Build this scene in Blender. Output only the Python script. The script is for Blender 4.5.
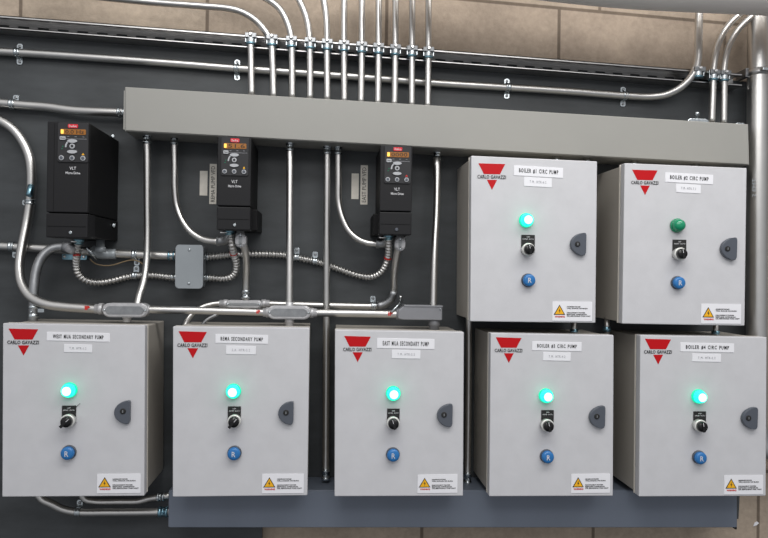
import bpy, bmesh, math, random
from mathutils import Vector, Matrix
random.seed(4)
scn = bpy.context.scene
COL = scn.collection
for o in list(bpy.data.objects):
    bpy.data.objects.remove(o)

# ------------------------------------------------------------------ camera
F = 700.0
CP = Vector((.8035, -1.6844, .1492))
YAW, PIT, ROL = math.radians(4.4857), math.radians(.2298), math.radians(.7844)
fwd = Vector((math.sin(YAW)*math.cos(PIT), math.cos(YAW)*math.cos(PIT), math.sin(PIT)))
_r = Vector((math.cos(YAW), -math.sin(YAW), 0)); _u = _r.cross(fwd)
rgt = _r*math.cos(ROL) + _u*math.sin(ROL)
upv = -_r*math.sin(ROL) + _u*math.cos(ROL)
cd = bpy.data.cameras.new('camera'); cam = bpy.data.objects.new('camera', cd); COL.objects.link(cam)
cd.sensor_width = 36; cd.lens = 36*F/768; cd.clip_start = .02
M = Matrix((rgt, upv, -fwd)).transposed().to_4x4(); M.translation = CP
cam.matrix_world = M
scn.camera = cam

# ------------------------------------------------------------------ world, lights, exposure
w = bpy.data.worlds.new('world'); scn.world = w; w.use_nodes = True
nt = w.node_tree; nt.nodes.clear()
out = nt.nodes.new('ShaderNodeOutputWorld'); bg = nt.nodes.new('ShaderNodeBackground')
tc = nt.nodes.new('ShaderNodeTexCoord'); sp = nt.nodes.new('ShaderNodeSeparateXYZ'); rp = nt.nodes.new('ShaderNodeValToRGB')
mr = nt.nodes.new('ShaderNodeMapRange'); mr.inputs[1].default_value = -1; mr.inputs[2].default_value = 1
nt.links.new(tc.outputs['Generated'], sp.inputs[0]); nt.links.new(sp.outputs[2], mr.inputs[0]); nt.links.new(mr.outputs[0], rp.inputs[0])
e = rp.color_ramp.elements
e[0].position = .0; e[0].color = (.07, .075, .085, 1)
e[1].position = 1.; e[1].color = (.85, .85, .86, 1)
m_ = e.new(.48); m_.color = (.42, .43, .45, 1)
m_ = e.new(.62); m_.color = (.62, .62, .64, 1)
# the lit room lies on the camera's side of the wall (-y)
mf = nt.nodes.new('ShaderNodeMapRange'); mf.inputs[1].default_value = 1; mf.inputs[2].default_value = -1; mf.inputs[3].default_value = -.35; mf.inputs[4].default_value = 1.35
nt.links.new(sp.outputs[1], mf.inputs[0])
mm = nt.nodes.new('ShaderNodeMix'); mm.data_type = 'RGBA'; mm.blend_type = 'MULTIPLY'; mm.inputs[0].default_value = 1
nt.links.new(rp.outputs[0], mm.inputs[6]); nt.links.new(mf.outputs[0], mm.inputs[7])
mg = nt.nodes.new('ShaderNodeMapRange'); mg.inputs[1].default_value = -1; mg.inputs[2].default_value = 1; mg.inputs[3].default_value = 1.05; mg.inputs[4].default_value = .8
nt.links.new(sp.outputs[0], mg.inputs[0])
mh = nt.nodes.new('ShaderNodeMix'); mh.data_type = 'RGBA'; mh.blend_type = 'MULTIPLY'; mh.inputs[0].default_value = 1
nt.links.new(mm.outputs[2], mh.inputs[6]); nt.links.new(mg.outputs[0], mh.inputs[7])
nt.links.new(mh.outputs[2], bg.inputs[0]); bg.inputs[1].default_value = .92
nt.links.new(bg.outputs[0], out.inputs[0])

def area(name, loc, target, sx, sy, power, col=(1, 1, 1)):
    l = bpy.data.lights.new(name, 'AREA'); l.shape = 'RECTANGLE'; l.size = sx; l.size_y = sy; l.energy = power; l.color = col
    o = bpy.data.objects.new(name, l); COL.objects.link(o); o.location = loc
    o.rotation_euler = (Vector(target)-Vector(loc)).to_track_quat('-Z', 'Y').to_euler()
    return o
area('ceiling_light', (1.45, -1.15, 1.7), (1.3, .1, .2), 2.8, .55, 35, (1, .985, .96))
area('ceiling_light', (.9, -2.6, 1.5), (.9, .1, .2), 2.6, .5, 16, (1, .985, .97))
vs = scn.view_settings
vs.view_transform = 'Standard'; vs.look = 'None'; vs.gamma = 1; vs.use_curve_mapping = False; vs.exposure = 0.0

# ------------------------------------------------------------------ helpers
def at(px, py, Y):
    """point of the plane y = Y seen at photo position (px, py)"""
    d = fwd + rgt*((px-384)/F) - upv*((py-269)/F)
    return CP + d*((Y-CP.y)/d.y)

def sr(r, g, b):
    f = lambda c: c/255/12.92 if c/255 <= .04045 else ((c/255+.055)/1.055)**2.4
    return (f(r), f(g), f(b), 1)

def mat(name, col, rough=.5, metal=0., var=0., vscale=30, stretch=(1, 1, 1), bump=0., emit=None, estr=0., coat=0., rvar=0., spec=.5):
    m = bpy.data.materials.new(name); m.use_nodes = True
    n = m.node_tree.nodes; L = m.node_tree.links; b = n['Principled BSDF']
    b.inputs['Base Color'].default_value = col; b.inputs['Roughness'].default_value = rough
    b.inputs['Metallic'].default_value = metal; b.inputs['Specular IOR Level'].default_value = spec
    if coat: b.inputs['Coat Weight'].default_value = coat
    if emit: b.inputs['Emission Color'].default_value = emit; b.inputs['Emission Strength'].default_value = estr
    if var or bump or rvar:
        t = n.new('ShaderNodeTexCoord'); mp = n.new('ShaderNodeMapping'); mp.inputs['Scale'].default_value = stretch
        ns = n.new('ShaderNodeTexNoise'); ns.inputs['Scale'].default_value = vscale; ns.inputs['Detail'].default_value = 6; ns.inputs['Roughness'].default_value = .6
        L.new(t.outputs['Object'], mp.inputs[0]); L.new(mp.outputs[0], ns.inputs['Vector'])
        if var:
            cr = n.new('ShaderNodeValToRGB'); c = col
            cr.color_ramp.elements[0].position = .3; cr.color_ramp.elements[1].position = .7
            cr.color_ramp.elements[0].color = (c[0]*(1-var), c[1]*(1-var), c[2]*(1-var), 1)
            cr.color_ramp.elements[1].color = (min(1, c[0]*(1+var)), min(1, c[1]*(1+var)), min(1, c[2]*(1+var)), 1)
            L.new(ns.outputs['Fac'], cr.inputs[0]); L.new(cr.outputs[0], b.inputs['Base Color'])
        if rvar:
            q = n.new('ShaderNodeMapRange'); q.inputs[3].default_value = max(.02, rough-rvar); q.inputs[4].default_value = rough+rvar
            L.new(ns.outputs['Fac'], q.inputs[0]); L.new(q.outputs[0], b.inputs['Roughness'])
        if bump:
            bp = n.new('ShaderNodeBump'); bp.inputs['Strength'].default_value = bump; bp.inputs['Distance'].default_value = .002
            L.new(ns.outputs['Fac'], bp.inputs['Height']); L.new(bp.outputs[0], b.inputs['Normal'])
    return m

MT = dict(
 door=mat('grey_powder_coat', sr(199, 199, 202), .42, var=.035, vscale=22, bump=.02),
 body=mat('shaded_cabinet_grey', sr(166, 161, 153), .45, var=.03, vscale=10),  # same paint as the doors, darkened in the colour for the shaded sides
 rim=mat('cabinet_rim', sr(205, 200, 190), .4),
 gasket=mat('black_gasket', sr(28, 28, 28), .7),
 trough=mat('light_grey_enamel', sr(148, 147, 142), .45, var=.02, vscale=8),
 beam=mat('slate_grey_enamel', sr(106, 114, 127), .42, var=.05, vscale=9, stretch=(1, 1, .3)),
 panel=mat('charcoal_backboard_paint', sr(64, 67, 69), .5, spec=.35, var=.26, vscale=6, stretch=(1, 1, 3), bump=.25, rvar=.08),
 emt=mat('galvanised_steel', (.62, .61, .59, 1), .33, 1., var=.05, vscale=18),
 emtdull=mat('dull_steel', (.34, .35, .36, 1), .42, 1., var=.15, vscale=60),
 zinc=mat('bright_zinc', (.52, .56, .58, 1), .25, 1., var=.15, vscale=120),
 blue=mat('blue_zinc', (.22, .38, .46, 1), .28, 1., var=.2, vscale=160),
 strut=mat('strut_steel', (.56, .55, .54, 1), .32, 1., var=.06, vscale=50),
 dark=mat('dark_void', sr(18, 19, 22), .7),
 cast=mat('cast_aluminium', (.50, .50, .51, 1), .45, .45, var=.14, vscale=110, bump=.15),
 boxp=mat('junction_grey', sr(150, 156, 160), .4, .3, var=.03, vscale=20),
 boxd=mat('fitting_grey', sr(132, 133, 137), .45, .2, var=.05, vscale=30),
 duct=mat('duct_grey', sr(236, 231, 228), .5, var=.03, vscale=4),
 black=mat('black_plastic', sr(28, 28, 30), .5, spec=.25),
 blk2=mat('black_side_plastic', sr(15, 15, 16), .55, spec=.2),
 lcp=mat('panel_plastic', sr(46, 46, 48), .5, spec=.3),
 knob=mat('glossy_black', sr(14, 14, 15), .2),
 red=mat('logo_red', sr(186, 2, 14), .4, spec=.3),
 badge=mat('badge_red', sr(205, 20, 38), .3, emit=sr(205, 20, 38), estr=.05),
 lcd=mat('amber_display', sr(138, 84, 20), .3, emit=sr(235, 160, 40), estr=.06),
 lcdon=mat('amber_segment', sr(250, 200, 90), .3, emit=sr(255, 200, 80), estr=.8),
 ink=mat('black_ink', sr(20, 20, 22), .6),
 inkred=mat('red_ink', sr(200, 40, 30), .6),
 grey_ink=mat('grey_ink', sr(150, 150, 155), .6),
 white=mat('white_label', sr(232, 232, 236), .45),
 cream=mat('aged_label', sr(205, 200, 190), .5, var=.08, vscale=60),
 wplast=mat('white_print', sr(215, 215, 218), .5),
 btn=mat('grey_button', sr(172, 174, 178), .4),
 yellow=mat('warning_yellow', sr(240, 178, 20), .5),
 latch=mat('latch_grey', sr(80, 85, 94), .42),
 bezel=mat('pale_bezel', sr(222, 222, 218), .3, .2),
 chrome=mat('chrome', (.85, .85, .84, 1), .16, 1.),
 bluebtn=mat('blue_button', sr(40, 112, 176), .3),
 greenoff=mat('green_lens_unlit', sr(0, 138, 96), .25, coat=.4),
 greenrim=mat('green_lens_rim', sr(10, 190, 140), .25, emit=(.0, .62, .36, 1), estr=.9),
 greenon=mat('green_lens_lit', sr(60, 230, 180), .3, emit=(.0, .85, .42, 1), estr=1.9),
 greencore=mat('green_lens_core', sr(120, 255, 220), .3, emit=(.22, 1., .68, 1), estr=5.),
 wire=mat('tan_wire', sr(140, 120, 90), .5),
 concrete=None)

def concrete():
    m = bpy.data.materials.new('painted_concrete_block'); m.use_nodes = True
    n = m.node_tree.nodes; L = m.node_tree.links; b = n['Principled BSDF']; b.inputs['Roughness'].default_value = .85
    t = n.new('ShaderNodeTexCoord'); s = n.new('ShaderNodeSeparateXYZ'); c = n.new('ShaderNodeCombineXYZ'); gp = n.new('ShaderNodeNewGeometry')
    L.new(gp.outputs['Position'], s.inputs[0])
    a1 = n.new('ShaderNodeMath'); a1.operation = 'MULTIPLY'; a1.inputs[1].default_value = .046
    a2 = n.new('ShaderNodeMath'); a2.operation = 'ADD'; a3 = n.new('ShaderNodeMath'); a3.operation = 'ADD'; a4 = n.new('ShaderNodeMath'); a4.operation = 'ADD'
    L.new(s.outputs[0], a1.inputs[0]); L.new(a1.outputs[0], a2.inputs[0]); L.new(s.outputs[2], a2.inputs[1])
    j = at(520, 4.5, .232); v = at(559, 30, .232)
    a3.inputs[1].default_value = -(j.z + 0.046*j.x) + 10*.255 ; L.new(a2.outputs[0], a3.inputs[0])
    a4.inputs[1].default_value = -v.x + 10*.485; L.new(s.outputs[0], a4.inputs[0])
    L.new(a4.outputs[0], c.inputs[0]); L.new(a3.outputs[0], c.inputs[1])
    br = n.new('ShaderNodeTexBrick'); br.inputs['Scale'].default_value = 1; br.inputs['Brick Width'].default_value = .485
    br.inputs['Row Height'].default_value = .255; br.inputs['Mortar Size'].default_value = .006; br.inputs['Mortar Smooth'].default_value = .5
    br.inputs['Color1'].default_value = sr(172, 157, 140); br.inputs['Color2'].default_value = sr(168, 152, 136); br.inputs['Mortar'].default_value = sr(112, 99, 86)
    br.offset = .76
    L.new(c.outputs[0], br.inputs['Vector'])
    ns = n.new('ShaderNodeTexNoise'); ns.inputs['Scale'].default_value = 55; ns.inputs['Detail'].default_value = 8; ns.inputs['Roughness'].default_value = .7
    L.new(t.outputs['Object'], ns.inputs['Vector'])
    n2 = n.new('ShaderNodeTexNoise'); n2.inputs['Scale'].default_value = 9; n2.inputs['Detail'].default_value = 4
    L.new(t.outputs['Object'], n2.inputs['Vector'])
    ad = n.new('ShaderNodeMath'); ad.operation = 'ADD'; L.new(ns.outputs['Fac'], ad.inputs[0]); L.new(n2.outputs['Fac'], ad.inputs[1])
    q = n.new('ShaderNodeMapRange'); q.inputs[1].default_value = .6; q.inputs[2].default_value = 1.4; q.inputs[3].default_value = .68; q.inputs[4].default_value = 1.2
    L.new(ad.outputs[0], q.inputs[0])
    mx = n.new('ShaderNodeMix'); mx.data_type = 'RGBA'; mx.blend_type = 'MULTIPLY'; mx.inputs[0].default_value = 1
    L.new(br.outputs['Color'], mx.inputs[6]); L.new(q.outputs[0], mx.inputs[7]); L.new(mx.outputs[2], b.inputs['Base Color'])
    bp = n.new('ShaderNodeBump'); bp.inputs['Strength'].default_value = .6; bp.inputs['Distance'].default_value = .003
    L.new(ns.outputs['Fac'], bp.inputs['Height']); L.new(bp.outputs[0], b.inputs['Normal'])
    return m
MT['concrete'] = concrete()

class MB:
    """collects shapes in world coordinates; build() links them as one mesh object"""
    def __init__(s): s.bm = bmesh.new()
    def _bev(s, fs, w, seg=2):
        es = {e for f in fs for e in f.edges}
        bmesh.ops.bevel(s.bm, geom=list(es), offset=w, segments=seg, affect='EDGES', profile=.5)
    def prism(s, poly, y0, y1, bev=0, seg=2):
        """poly of (x, z), extruded from y0 (front) to y1"""
        a = [s.bm.verts.new((p[0], y0, p[1])) for p in poly]; b = [s.bm.verts.new((p[0], y1, p[1])) for p in poly]
        n = len(poly); fs = [s.bm.faces.new(a), s.bm.faces.new(b[::-1])]
        for i in range(n): fs.append(s.bm.faces.new((a[(i+1) % n], a[i], b[i], b[(i+1) % n])))
        if bev: s._bev(fs, bev, seg)
        return s
    def box(s, x0, x1, y0, y1, z0, z1, bev=0, seg=2):
        return s.prism([(x0, z0), (x0, z1), (x1, z1), (x1, z0)], y0, y1, bev, seg)
    def cyl(s, p0, p1, r0, r1=None, seg=24, bev=0):
        r1 = r0 if r1 is None else r1; p0 = Vector(p0); p1 = Vector(p1); d = (p1-p0).normalized()
        a = d.orthogonal().normalized(); b = d.cross(a)
        A = []; B = []
        for i in range(seg):
            t = 2*math.pi*i/seg; v = a*math.cos(t)+b*math.sin(t)
            A.append(s.bm.verts.new(p0+v*r0)); B.append(s.bm.verts.new(p1+v*r1))
        fa = s.bm.faces.new(A[::-1]); fb = s.bm.faces.new(B)
        for i in range(seg):
            f = s.bm.faces.new((A[i], A[(i+1) % seg], B[(i+1) % seg], B[i])); f.smooth = True
        if bev:
            es = {e for e in fb.edges} | {e for e in fa.edges}
            bmesh.ops.bevel(s.bm, geom=list(es), offset=bev, segments=2, affect='EDGES')
        return s
    def lathe(s, p, d, prof, seg=28):
        """profile of (distance along d, radius) from point p, closed at the ends"""
        p = Vector(p); d = Vector(d).normalized(); a = d.orthogonal().normalized(); b = d.cross(a); rings = []
        for (h, r) in prof:
            rings.append([s.bm.verts.new(p+d*h+(a*math.cos(2*math.pi*i/seg)+b*math.sin(2*math.pi*i/seg))*max(r, 1e-5)) for i in range(seg)])
        for A, B in zip(rings, rings[1:]):
            for i in range(seg):
                f = s.bm.faces.new((A[i], A[(i+1) % seg], B[(i+1) % seg], B[i])); f.smooth = True
        s.bm.faces.new(rings[0][::-1]); s.bm.faces.new(rings[-1])
        return s
    def tube(s, pts, rad, seg=16, ring=None):
        """sweep along pts; rad is a number or a function of arc length"""
        P = [Vector(p) for p in pts]; n = len(P); T = []
        for i in range(n): T.append((P[min(i+1, n-1)]-P[max(i-1, 0)]).normalized())
        a = T[0].orthogonal().normalized(); rings = []; L = 0
        for i in range(n):
            if i: L += (P[i]-P[i-1]).length
            a = (a - T[i]*a.dot(T[i])).normalized(); b = T[i].cross(a)
            r = rad(L) if callable(rad) else rad
            rings.append([s.bm.verts.new(P[i]+(a*math.cos(2*math.pi*k/seg)+b*math.sin(2*math.pi*k/seg))*r) for k in range(seg)])
        for A, B in zip(rings, rings[1:]):
            for k in range(seg):
                f = s.bm.faces.new((A[k], A[(k+1) % seg], B[(k+1) % seg], B[k])); f.smooth = True
        s.bm.faces.new(rings[0][::-1]); s.bm.faces.new(rings[-1])
        return s
    def build(s, name, m, parent=None):
        me = bpy.data.meshes.new(name)
        bmesh.ops.recalc_face_normals(s.bm, faces=s.bm.faces)
        root = parent
        while root is not None and root.parent is not None: root = root.parent
        off = Vector(root.location) if root is not None else None
        if off is None:
            c = sum((v.co for v in s.bm.verts), Vector())/len(s.bm.verts); off = c
        bmesh.ops.translate(s.bm, verts=s.bm.verts, vec=-off)
        s.bm.to_mesh(me); s.bm.free(); me.materials.append(MT[m])
        o = bpy.data.objects.new(name, me); COL.objects.link(o)
        if parent is not None: o.parent = parent
        else: o.location = off
        return o

def thing(name, label, cat, loc, group=None):
    o = bpy.data.objects.new(name, None); COL.objects.link(o); o.location = Vector(loc); o.empty_display_size = .05
    o['label'] = label; o['category'] = cat
    if group: o['group'] = group
    return o
def tag(o, label, cat, group=None):
    o['label'] = label; o['category'] = cat
    if group: o['group'] = group
    return o
def struct(o): o['kind'] = 'structure'; return o

def smooth(pts, step=.008):
    """centripetal Catmull-Rom through the points, resampled finely"""
    P = [Vector(p) for p in pts]
    if len(P) == 2:
        n = 2; return [P[0], P[0].lerp(P[1], .5), P[1]]
    P = [P[0]*2-P[1]] + P + [P[-1]*2-P[-2]]; out = []
    for i in range(1, len(P)-2):
        p0, p1, p2, p3 = P[i-1:i+3]
        t0 = 0; t1 = t0+(p1-p0).length**.5; t2 = t1+(p2-p1).length**.5; t3 = t2+(p3-p2).length**.5
        n = max(2, int((p2-p1).length/step))
        for k in range(n):
            t = t1+(t2-t1)*k/n
            a1 = p0*((t1-t)/(t1-t0))+p1*((t-t0)/(t1-t0)); a2 = p1*((t2-t)/(t2-t1))+p2*((t-t1)/(t2-t1)); a3 = p2*((t3-t)/(t3-t2))+p3*((t-t2)/(t3-t2))
            b1 = a1*((t2-t)/(t2-t0))+a2*((t-t0)/(t2-t0)); b2 = a2*((t3-t)/(t3-t1))+a3*((t-t1)/(t3-t1))
            out.append(b1*((t2-t)/(t2-t1))+b2*((t-t1)/(t2-t1)))
    out.append(P[-2]); return out

def text(txt, x0, x1, z0, z1, y, name, m, parent, vert=False, slope=0., bold=.0, space=1.):
    """lettering fitted into the rectangle, facing -y, a hair thick"""
    cu = bpy.data.curves.new('t', 'FONT'); cu.body = txt; cu.extrude = .02; cu.offset = bold; cu.resolution_u = 2; cu.space_character = space; cu.space_word = space
    to = bpy.data.objects.new('t', cu); COL.objects.link(to)
    dg = bpy.context.evaluated_depsgraph_get(); me = bpy.data.meshes.new_from_object(to.evaluated_get(dg))
    bpy.data.objects.remove(to); bpy.data.curves.remove(cu)
    xs = [v.co.x for v in me.vertices]; ys = [v.co.y for v in me.vertices]
    a0, a1, b0, b1 = min(xs), max(xs), min(ys), max(ys)
    root = parent
    while root.parent is not None: root = root.parent
    off = Vector(root.location)
    for v in me.vertices:
        u = (v.co.x-a0)/(a1-a0); q = (v.co.y-b0)/(b1-b0)
        if vert: X = x1-(x1-x0)*q if vert < 0 else x0+(x1-x0)*(1-q); Z = z0+(z1-z0)*u
        else: X = x0+(x1-x0)*u; Z = z0+(z1-z0)*q+slope*(X-x0)
        v.co = Vector((X, y + (0 if v.co.z > 0 else .0005), Z)) - off
    me.name = name; me.materials.clear(); me.materials.append(MT[m])
    bm = bmesh.new(); bm.from_mesh(me); bmesh.ops.recalc_face_normals(bm, faces=bm.faces); bm.to_mesh(me); bm.free()
    o = bpy.data.objects.new(name, me); COL.objects.link(o); o.parent = parent
    return o

def rrect(x0, x1, z0, z1, r, n=6, sl=0.):
    P = []
    for cx, cz, a in ((x1-r, z1-r, 0), (x0+r, z1-r, 90), (x0+r, z0+r, 180), (x1-r, z0+r, 270)):
        for k in range(n+1):
            t = math.radians(a+90*k/n); P.append((cx+r*math.cos(t), cz+r*math.sin(t)))
    return [(x, z+sl*(x-x0)) for x, z in P]
def circ(cx, cz, r, n=24, sz=1.): return [(cx+r*math.cos(2*math.pi*k/n), cz+r*sz*math.sin(2*math.pi*k/n)) for k in range(n)]

PY = .212        # front of the backboard
WY = .232        # face of the block wall
# ------------------------------------------------------------------ setting
struct(MB().box(-2.5, 4.5, WY, WY+.15, -1.4, 1.9).build('wall_back', 'concrete'))
def quadpoly(pts, y): return [(p.x, p.z) for p in (at(a, b, y) for a, b in pts)]
pb = at(261, 531, PY); pr = at(736, 300, PY)
panel = MB()
panel.prism(quadpoly([(-260, -4), (762, 83), (738.5, 519), (262, 519), (261, 700), (-260, 700)], PY), PY, WY-.0005)
tag(panel.build('backboard', 'panel'), 'charcoal painted plywood backboard on the block wall behind all the equipment', 'board')

# ------------------------------------------------------------------ steel troughs
def wireway(name, label, corners, y0, y1, m, lip):
    P = quadpoly(corners, y0); c = sum((Vector((p[0], (y0+y1)/2, p[1])) for p in P), Vector())/4
    t = thing(name, label, 'wireway', (c.x, y1, min(p[1] for p in P)))
    MB().prism(P, y0+.003, y1, .0015).build('trough_body', m, t)
    cx = c.x; cz = c.z
    Q = [(p[0]+(.0015 if p[0] < cx else -.0015)*lip, p[1]+(-.002 if p[1] > cz else .002)) for p in P]
    MB().prism(Q, y0, y0+.0035, .0008).build('front_cover', m, t)
    return t, P
tr, TP = wireway('wireway', 'long light grey steel wireway trough across the top of the board', [(124.5, 86.5), (749, 124), (750, 165), (124.5, 131)], .10, .211, 'trough', 2)
# the folded left end and small screws
a = at(124, 90, .10); b = at(124, 129, .10)
MB().box(a.x-.002, a.x+.003, .106, .20, b.z, a.z).build('end_plate', 'trough', tr)
for px, py in ((135, 86.5), (692, 119)):
    p = at(px, py, .14); z = TP[0][1] + (TP[1][1]-TP[0][1])*((p.x-TP[0][0])/(TP[1][0]-TP[0][0]))
    MB().lathe((p.x, .13, z-.001), (0, 0, 1), [(0, .006), (.004, .006), (.007, .003)]).build('screw', 'zinc', tr)
bm_, BP = wireway('wireway', 'slate grey steel wireway trough below the bottom row of cabinets', [(169, 490.5), (737, 490.3), (737, 528), (169, 528)], .095, .211, 'beam', 0)
a = at(169, 492, .095); b = at(169, 527, .095)
MB().box(a.x-.0015, a.x+.002, .10, .20, b.z-.001, a.z).build('end_plate', 'beam', bm_)
a = at(737, 492, .095); b = at(737, 529, .095)
MB().box(a.x-.002, a.x+.002, .097, .20, b.z-.002, a.z).build('end_plate', 'gasket', bm_)
# the locknut plate with its hook lying on top of the upper trough
kz = at(691, 119, .15)
kn = thing('knockout_seal', 'round zinc knockout seal with a bolt on top of the upper trough', 'seal', (kz.x, .16, kz.z))
zt = TP[0][1] + (TP[1][1]-TP[0][1])*((kz.x-TP[0][0])/(TP[1][0]-TP[0][0]))
MB().prism([(kz.x-.033, zt), (kz.x-.030, zt+.006), (kz.x-.022, zt+.009), (kz.x+.018, zt+.008), (kz.x+.026, zt+.005), (kz.x+.028, zt-.002)], .106, .15, .002).build('disc', 'zinc', kn)
MB().lathe((kz.x+.0, .12, zt+.007), (0, 0, 1), [(0, .004), (.012, .004), (.012, .007), (.02, .007), (.022, .004)], 8).build('bolt', 'zinc', kn)
k2 = at(731, 124, .15); zt2 = zt + (TP[1][1]-TP[0][1])*((k2.x-kz.x)/(TP[1][0]-TP[0][0]))
tag(MB().prism([(k2.x-.012, zt2), (k2.x-.009, zt2+.004), (k2.x+.010, zt2+.003), (k2.x+.014, zt2-.001)], .106, .14, .001).build('knockout_seal', 'zinc'), 'flat zinc knockout seal at the right end of the upper trough', 'seal')

# ------------------------------------------------------------------ strut channel
def strut():
    y0, y1 = .166, .2115
    A = at(-60, 10.3, y0); B = at(742, 73.5, y0); d = (B-A).normalized(); h = .0355
    t = thing('strut_channel', 'galvanised slotted strut channel sloping across the top edge of the board', 'channel', ((A+B)/2))
    def bar(za, zb, ya, yb, u0=0., u1=None, mb=None):
        mb = mb or MB(); L = (B-A).length if u1 is None else u1
        P0 = A+d*u0; P1 = A+d*L
        return mb.prism([(P0.x, P0.z-za), (P1.x, P1.z-za), (P1.x, P1.z-zb), (P0.x, P0.z-zb)], ya, yb)
    m = MB()
    bar(0, .0022, y0, y1, mb=m); bar(h-.0022, h, y0, y1, mb=m)            # top and bottom sides
    bar(0, .0075, y0, y0+.002, mb=m); bar(h-.0065, h, y0, y0+.002, mb=m)  # front lips
    bar(.0055, .0075, y0, y0+.007, mb=m); bar(h-.0065, h-.0045, y0, y0+.007, mb=m)
    bar(0, .011, y1-.002, y1, mb=m); bar(h-.013, h, y1-.002, y1, mb=m)    # web above and below the slots
    L = (B-A).length; u = 0
    while u < L:
        bar(.011, h-.013, y1-.002, y1, u, min(L, u+.022), mb=m); u += .05
    m.build('channel', 'strut', t)
    return A, B, d, h
SA, SB, SD, SH = strut()
def strut_z(x): return SA.z + (SB.z-SA.z)*(x-SA.x)/(SB.x-SA.x) - SH/2

# ------------------------------------------------------------------ conduits
R2 = .0088; R3 = .0115
def conduit(label, pts, r=R2, name='conduit', m='emt', step=.008, cat='conduit', group=None):
    W = [at(*p) for p in pts]
    t = thing(name, label, cat, W[0], group)
    S = smooth(W, step)
    MB().tube(S, r, 18).build('tube', m, t)
    return t, W
def flex(label, pts, r=.0084, m='emt'):
    W = [at(*p) for p in pts]; t = thing('flexible_conduit', label, 'flexible conduit', W[0])
    S = smooth(W, .0011)
    MB().tube(S, lambda L: r*(1+.17*math.sin(L*2*math.pi/.0092)), 14).build('armour', m, t)
    return t, W
def coupling(t, p, d, r, L=.022, m='zinc', name='coupling', nut=True):
    p = Vector(p); d = Vector(d).normalized()
    MB().lathe(p, d, [(0, r*1.22), (L*.08, r*1.34), (L*.32, r*1.34), (L*.36, r*1.16), (L*.7, r*1.16), (L*.74, r*1.38), (L, r*1.38)], 20).build(name, m, t)
    s = d.cross(Vector((0, 1, 0)))
    q = p+d*L*.5+Vector((0, -1, 0))*r*1.1
    MB().lathe(q, (0, -1, 0), [(0, .003), (.005, .003), (.006, .002)], 10).build('set_screw', m, t)
def strut_clamp(t, x, y, zc, r, m='zinc'):
    """two-piece strap clamp gripping a conduit on the strut"""
    c = MB()
    w = r+.0028
    P = [(math.cos(math.radians(k))*w, math.sin(math.radians(k))*w) for k in range(0, 181, 15)]
    Q = [(math.cos(math.radians(k))*(r+.0003), math.sin(math.radians(k))*(r+.0003)) for k in range(180, -1, -15)]
    ring = P+Q; bm = c.bm; z0, z1 = zc-.011, zc+.013
    A = [bm.verts.new((x+a, y-b, z0)) for a, b in ring]; B = [bm.verts.new((x+a, y-b, z1)) for a, b in ring]
    n = len(P)
    for i in range(n-1):
        j = 2*n-1-i
        bm.faces.new((A[i], A[i+1], B[i+1], B[i])); bm.faces.new((A[j], B[j], B[j-1], A[j-1]))
        bm.faces.new((B[i], B[i+1], B[j-1], B[j])); bm.faces.new((A[i], A[j], A[j-1], A[i+1]))
    bm.faces.new((A[0], B[0], B[-1], A[-1])); bm.faces.new((A[n-1], A[n], B[n], B[n-1]))
    for s in (-1, 1):
        c.box(x+s*(w+.0012)-.0016, x+s*(w+.0012)+.0016, y-.006, y+.006, zc-.011, zc+.013, .0006)
    o = c.build('clamp', m, t)
    MB().box(x-w-.0025, x+w+.0025, y-w-.001, y-w*.55, zc+.0, zc+.012, .001).build('clamp_saddle', 'emtdull', o)
    MB().lathe((x, y-w-.001, zc+.008), (0, -1, 0), [(0, .0052), (.003, .0052), (.0045, .003)], 8).build('bolt', 'chrome', o)
    MB().lathe((x, y, zc-.016), (0, 0, 1), [(0, w*.98), (.001, w*1.08), (.005, w*1.08), (.006, w*.98)], 20).build('ring', 'blue', o)
def strap(t, p, r, axis, ears, m='zinc', L=.013, board=PY):
    """strap round a conduit running along axis 'x' or 'z', with screwed ears"""
    p = Vector(p); c = MB(); d = Vector((1, 0, 0)) if axis == 'x' else Vector((0, 0, 1))
    c.lathe(p-d*L/2, d, [(0, r+.0006), (0, r+.0022), (L*.3, r+.0022), (L*.4, r+.0012), (L*.6, r+.0012), (L*.7, r+.0022), (L, r+.0022), (L, r+.0006)], 20)
    o = c.build('strap', m, t)
    for s in ears:
        e = MB(); q = r+.002
        if axis == 'x':
            z0, z1 = sorted((p.z+s*q*.6, p.z+s*(q+.015))); e.prism(rrect(p.x-L*.55, p.x+L*.55, z0, z1, .004), board-.003, board-.0003, .0006)
            sc = (p.x, board-.003, p.z+s*(q+.008))
        else:
            x0, x1 = sorted((p.x+s*q*.6, p.x+s*(q+.015))); e.prism(rrect(x0, x1, p.z-L*.55, p.z+L*.55, .004), board-.003, board-.0003, .0006)
            sc = (p.x+s*(q+.008), board-.003, p.z)
        e.build('ear', m, o)
        MB().lathe(sc, (0, -1, 0), [(0, .0036), (.002, .0036), (.003, .0018)], 10).build('screw', 'emtdull', o)

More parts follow.
